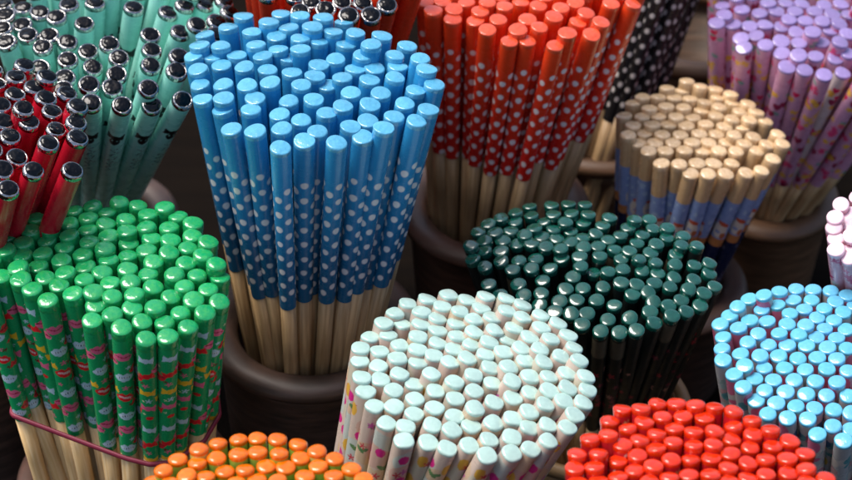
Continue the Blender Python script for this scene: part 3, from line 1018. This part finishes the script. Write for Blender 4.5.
# ------------------------------------------------------------------ orange red bundle with metal ends, behind the blue one
K_ORED = kind('metal', 0.0038, 0.20, 0.9, 0.0025, plain((0.62, 0.045, 0.014)), 0.08, DARK_REFLECTION, mat_print("vermilion lacquer", 0.25, 0.6), dome=0.0017,
              wood=mat_lacquer("vermilion paint", (0.5, 0.03, 0.01)))
ored_pts = px_list((220, 0, 4.26, [(345, 40), (440, 28), (715, 15), (550, 60), (645, 58), (375, 0), (520, 2), (610, 8)]),
                   (0, 0, 1, [(268, -8), (285, -22), (300, -4), (385, -12), (330, -16), (258, -26), (360, -14)]))
ORED = bundle("vermilion_chopstick", K_ORED, ored_pts, (9, 6), 0.215, (332, -42), (318, 130), 0.12, 0.6,
              same("vermilion chopstick with a polished metal end, behind the tall blue bundle"),
              "vermilion chopsticks with metal ends", radius=0.036, zj=0.0016, gap=0.98, spacing=0.0090)
pot("chopstick_pot", "dark round pot holding the vermilion chopsticks behind the blue bundle", at(318, 145, 0.10), 0.030, 0.10, POT_BROWN, 0.027)

# ------------------------------------------------------------------ black dotted bundle at the back
K_BDOT = kind('flat', 0.0038, 0.205, 0.7, 0.0018, dots((0.010, 0.009, 0.010), (0.50, 0.46, 0.44), 8, 110, pitch=3.6, r=1.25, per=3), 0.114,
              LAC("black lacquer", (0.012, 0.012, 0.014), 0.2), mat_print("black dotted lacquer", 0.3, 0.4), n_var=4)
BDOT = bundle("black_dotted_chopstick", K_BDOT, [], (7, 4.5), 0.20, (672, -165), (600, 112), 0.080, 0.66,
              same("black chopstick with white dots, in the shaded bundle behind the red dotted one"),
              "black dotted chopsticks", radius=0.036, zj=0.0016, gap=0.98, spacing=0.0082)
pot("wooden_pot", "ringed brown wooden pot holding the black dotted chopsticks", at(602, 122, 0.070), 0.031, 0.070, POT_WOOD, 0.033, ribs=7)

pot("wooden_pot", "ringed brown wooden pot in the shade beyond the bare wood ended chopsticks", at(697, 24, 0.080), 0.036, 0.080, POT_WOOD, 0.035, ribs=6)

# ------------------------------------------------------------------ lilac bundle
LIL_MAT = mat_print("lilac printed sleeve", 0.3, 0.5)
_v = [0]


def paint_lilac(U, V, C):
    _v[0] += 1
    return lilac_base((0.60, 0.52, 0.52) if _v[0] == 6 else (0.56, 0.29, 0.44))(U, V, C)


K_LIL = kind('flat', 0.0035, 0.135, 0.8, 0.0012, paint_lilac, 0.075,
             LAC("lavender lacquer", (0.27, 0.20, 0.43), 0.1, coat=.5), LIL_MAT, n_var=6)
lil_pts = px_list((700, 0, 5.336, [
    (120, 25), (225, 45), (130, 75), (365, 10), (460, 10), (320, 65), (410, 55), (545, 15), (665, 20), (510, 55), (615, 55), (755, 15), (715, 70),
    (125, 120), (180, 125), (248, 130), (350, 130), (480, 100), (420, 135), (560, 105), (655, 108), (745, 120), (220, 200), (300, 185), (515, 165),
    (600, 165), (697, 155), (790, 75), (435, 215), (235, 250), (350, 235), (530, 225), (650, 220), (750, 220), (790, 175), (437, 280), (530, 290),
    (618, 295), (730, 305), (465, 352), (560, 370), (665, 395), (765, 385), (800, 290)]),
    (0, 0, 1, [(737, -4), (752, -6), (856, 60), (866, 78), (868, 45), (873, 62)]))
LIL = bundle("lilac_printed_chopstick", K_LIL, lil_pts, (7, 4.5), 0.15, (822, 18), (766, 186), 0.055, 0.46,
             lambda i, u, v: ("whitish chopstick with a lavender end, leaning paler than the lilac ones around it" if abs(u - 843.4) < 2.5 and abs(v - 72.2) < 2.5 else
                              "lilac chopstick printed with hearts and flowers, lavender end, inside the lilac bundle"),
             "lilac printed chopsticks", radius=0.050, zj=0.0016, gap=0.98, spacing=0.0084,
             var_of=lambda i, u, v: 5 if abs(u - 843.4) < 2.5 and abs(v - 72.2) < 2.5 else random.randrange(5), extremes={
                 "leftmost": "lilac printed chopstick standing leftmost of the lilac bundle, beside the dark gap"})
pot("chopstick_pot", "reddish brown round pot holding the lilac printed chopsticks", at(768, 188, 0.053), 0.0285, 0.053, POT_WOOD, 0.026)

# ------------------------------------------------------------------ pink bundle at the right edge
K_PINK = kind('flat', 0.0030, 0.15, 0.85, 0.0015, paint_pink, 0.065,
              LAC("pale pink lacquer", (0.72, 0.50, 0.58), 0.2, coat=.5), mat_print("pink floral sleeve", 0.3, 0.4), n_var=4)
pink_pts = px_list((796, 180, 4.0, [(185, 100), (160, 150), (152, 187), (165, 230), (165, 272), (212, 305), (212, 170), (215, 222), (215, 130), (225, 268)]))
PINK = bundle("pink_floral_chopstick", K_PINK, pink_pts, (7, 4.5), 0.17, (884, 236), (886, 345), 0.10, 0.85,
              same("pale pink chopstick with pink floral print, inside the bundle at the picture's edge"),
              "pink floral chopsticks", radius=0.023, zj=0.0016, gap=0.98, spacing=0.0074)
pot("chopstick_pot", "dark brown round pot holding the pink floral chopsticks", at(886, 365, 0.085), 0.0245, 0.085, POT_BROWN, 0.022)


# ------------------------------------------------------------------ rubber band round the green bundle
def band():
    c, r, sticks = GREEN
    zb, sl = 0.1185, -0.07
    pts = []
    for t, u, v, T in sticks:
        up = t.rotation_quaternion @ Vector((0, 0, 1))
        f = (zb + sl * (T.x - c.x) - T.z) / (up.z - sl * up.x)
        q = T + up * f
        pts.append(q)
    N = 240
    loop = []
    for i in range(N):
        a = 2 * math.pi * i / N
        e = Vector((math.cos(a), math.sin(a), 0))
        b = max(pts, key=lambda q: q.dot(e) - q.z * 0)
        loop.append((b + e * 0.0034, e))
    for _ in range(3):
        loop = [((loop[i - 1][0] + loop[i][0] + loop[(i + 1) % N][0]) / 3, loop[i][1]) for i in range(N)]
    vs, fs, M = [], [], 10
    for i in range(N):
        p0, d = loop[i]
        for j in range(M):
            b = 2 * math.pi * j / M
            vs.append(p0 + d * (0.0007 * math.cos(b)) + Vector((0, 0, 0.0011 * math.sin(b))))
    for i in range(N):
        for j in range(M):
            a_, b_ = i * M + j, i * M + (j + 1) % M
            c_, d_ = ((i + 1) % N) * M + j, ((i + 1) % N) * M + (j + 1) % M
            fs.append((a_, c_, d_, b_))
    m, n, l, p = new_mat("dark red rubber")
    p.inputs["Base Color"].default_value = (0.22, 0.02, 0.045, 1)
    p.inputs["Roughness"].default_value = 0.5
    bump(n, l, p, 300, 0.3)
    o = bpy.data.objects.new("rubber_band", mesh_from("rubber band", [tuple(v) for v in vs], fs, m))
    COL.objects.link(o)
    o["label"] = "thin dark red rubber band stretched round the green chopstick bundle"
    o["category"] = "rubber band"


band()
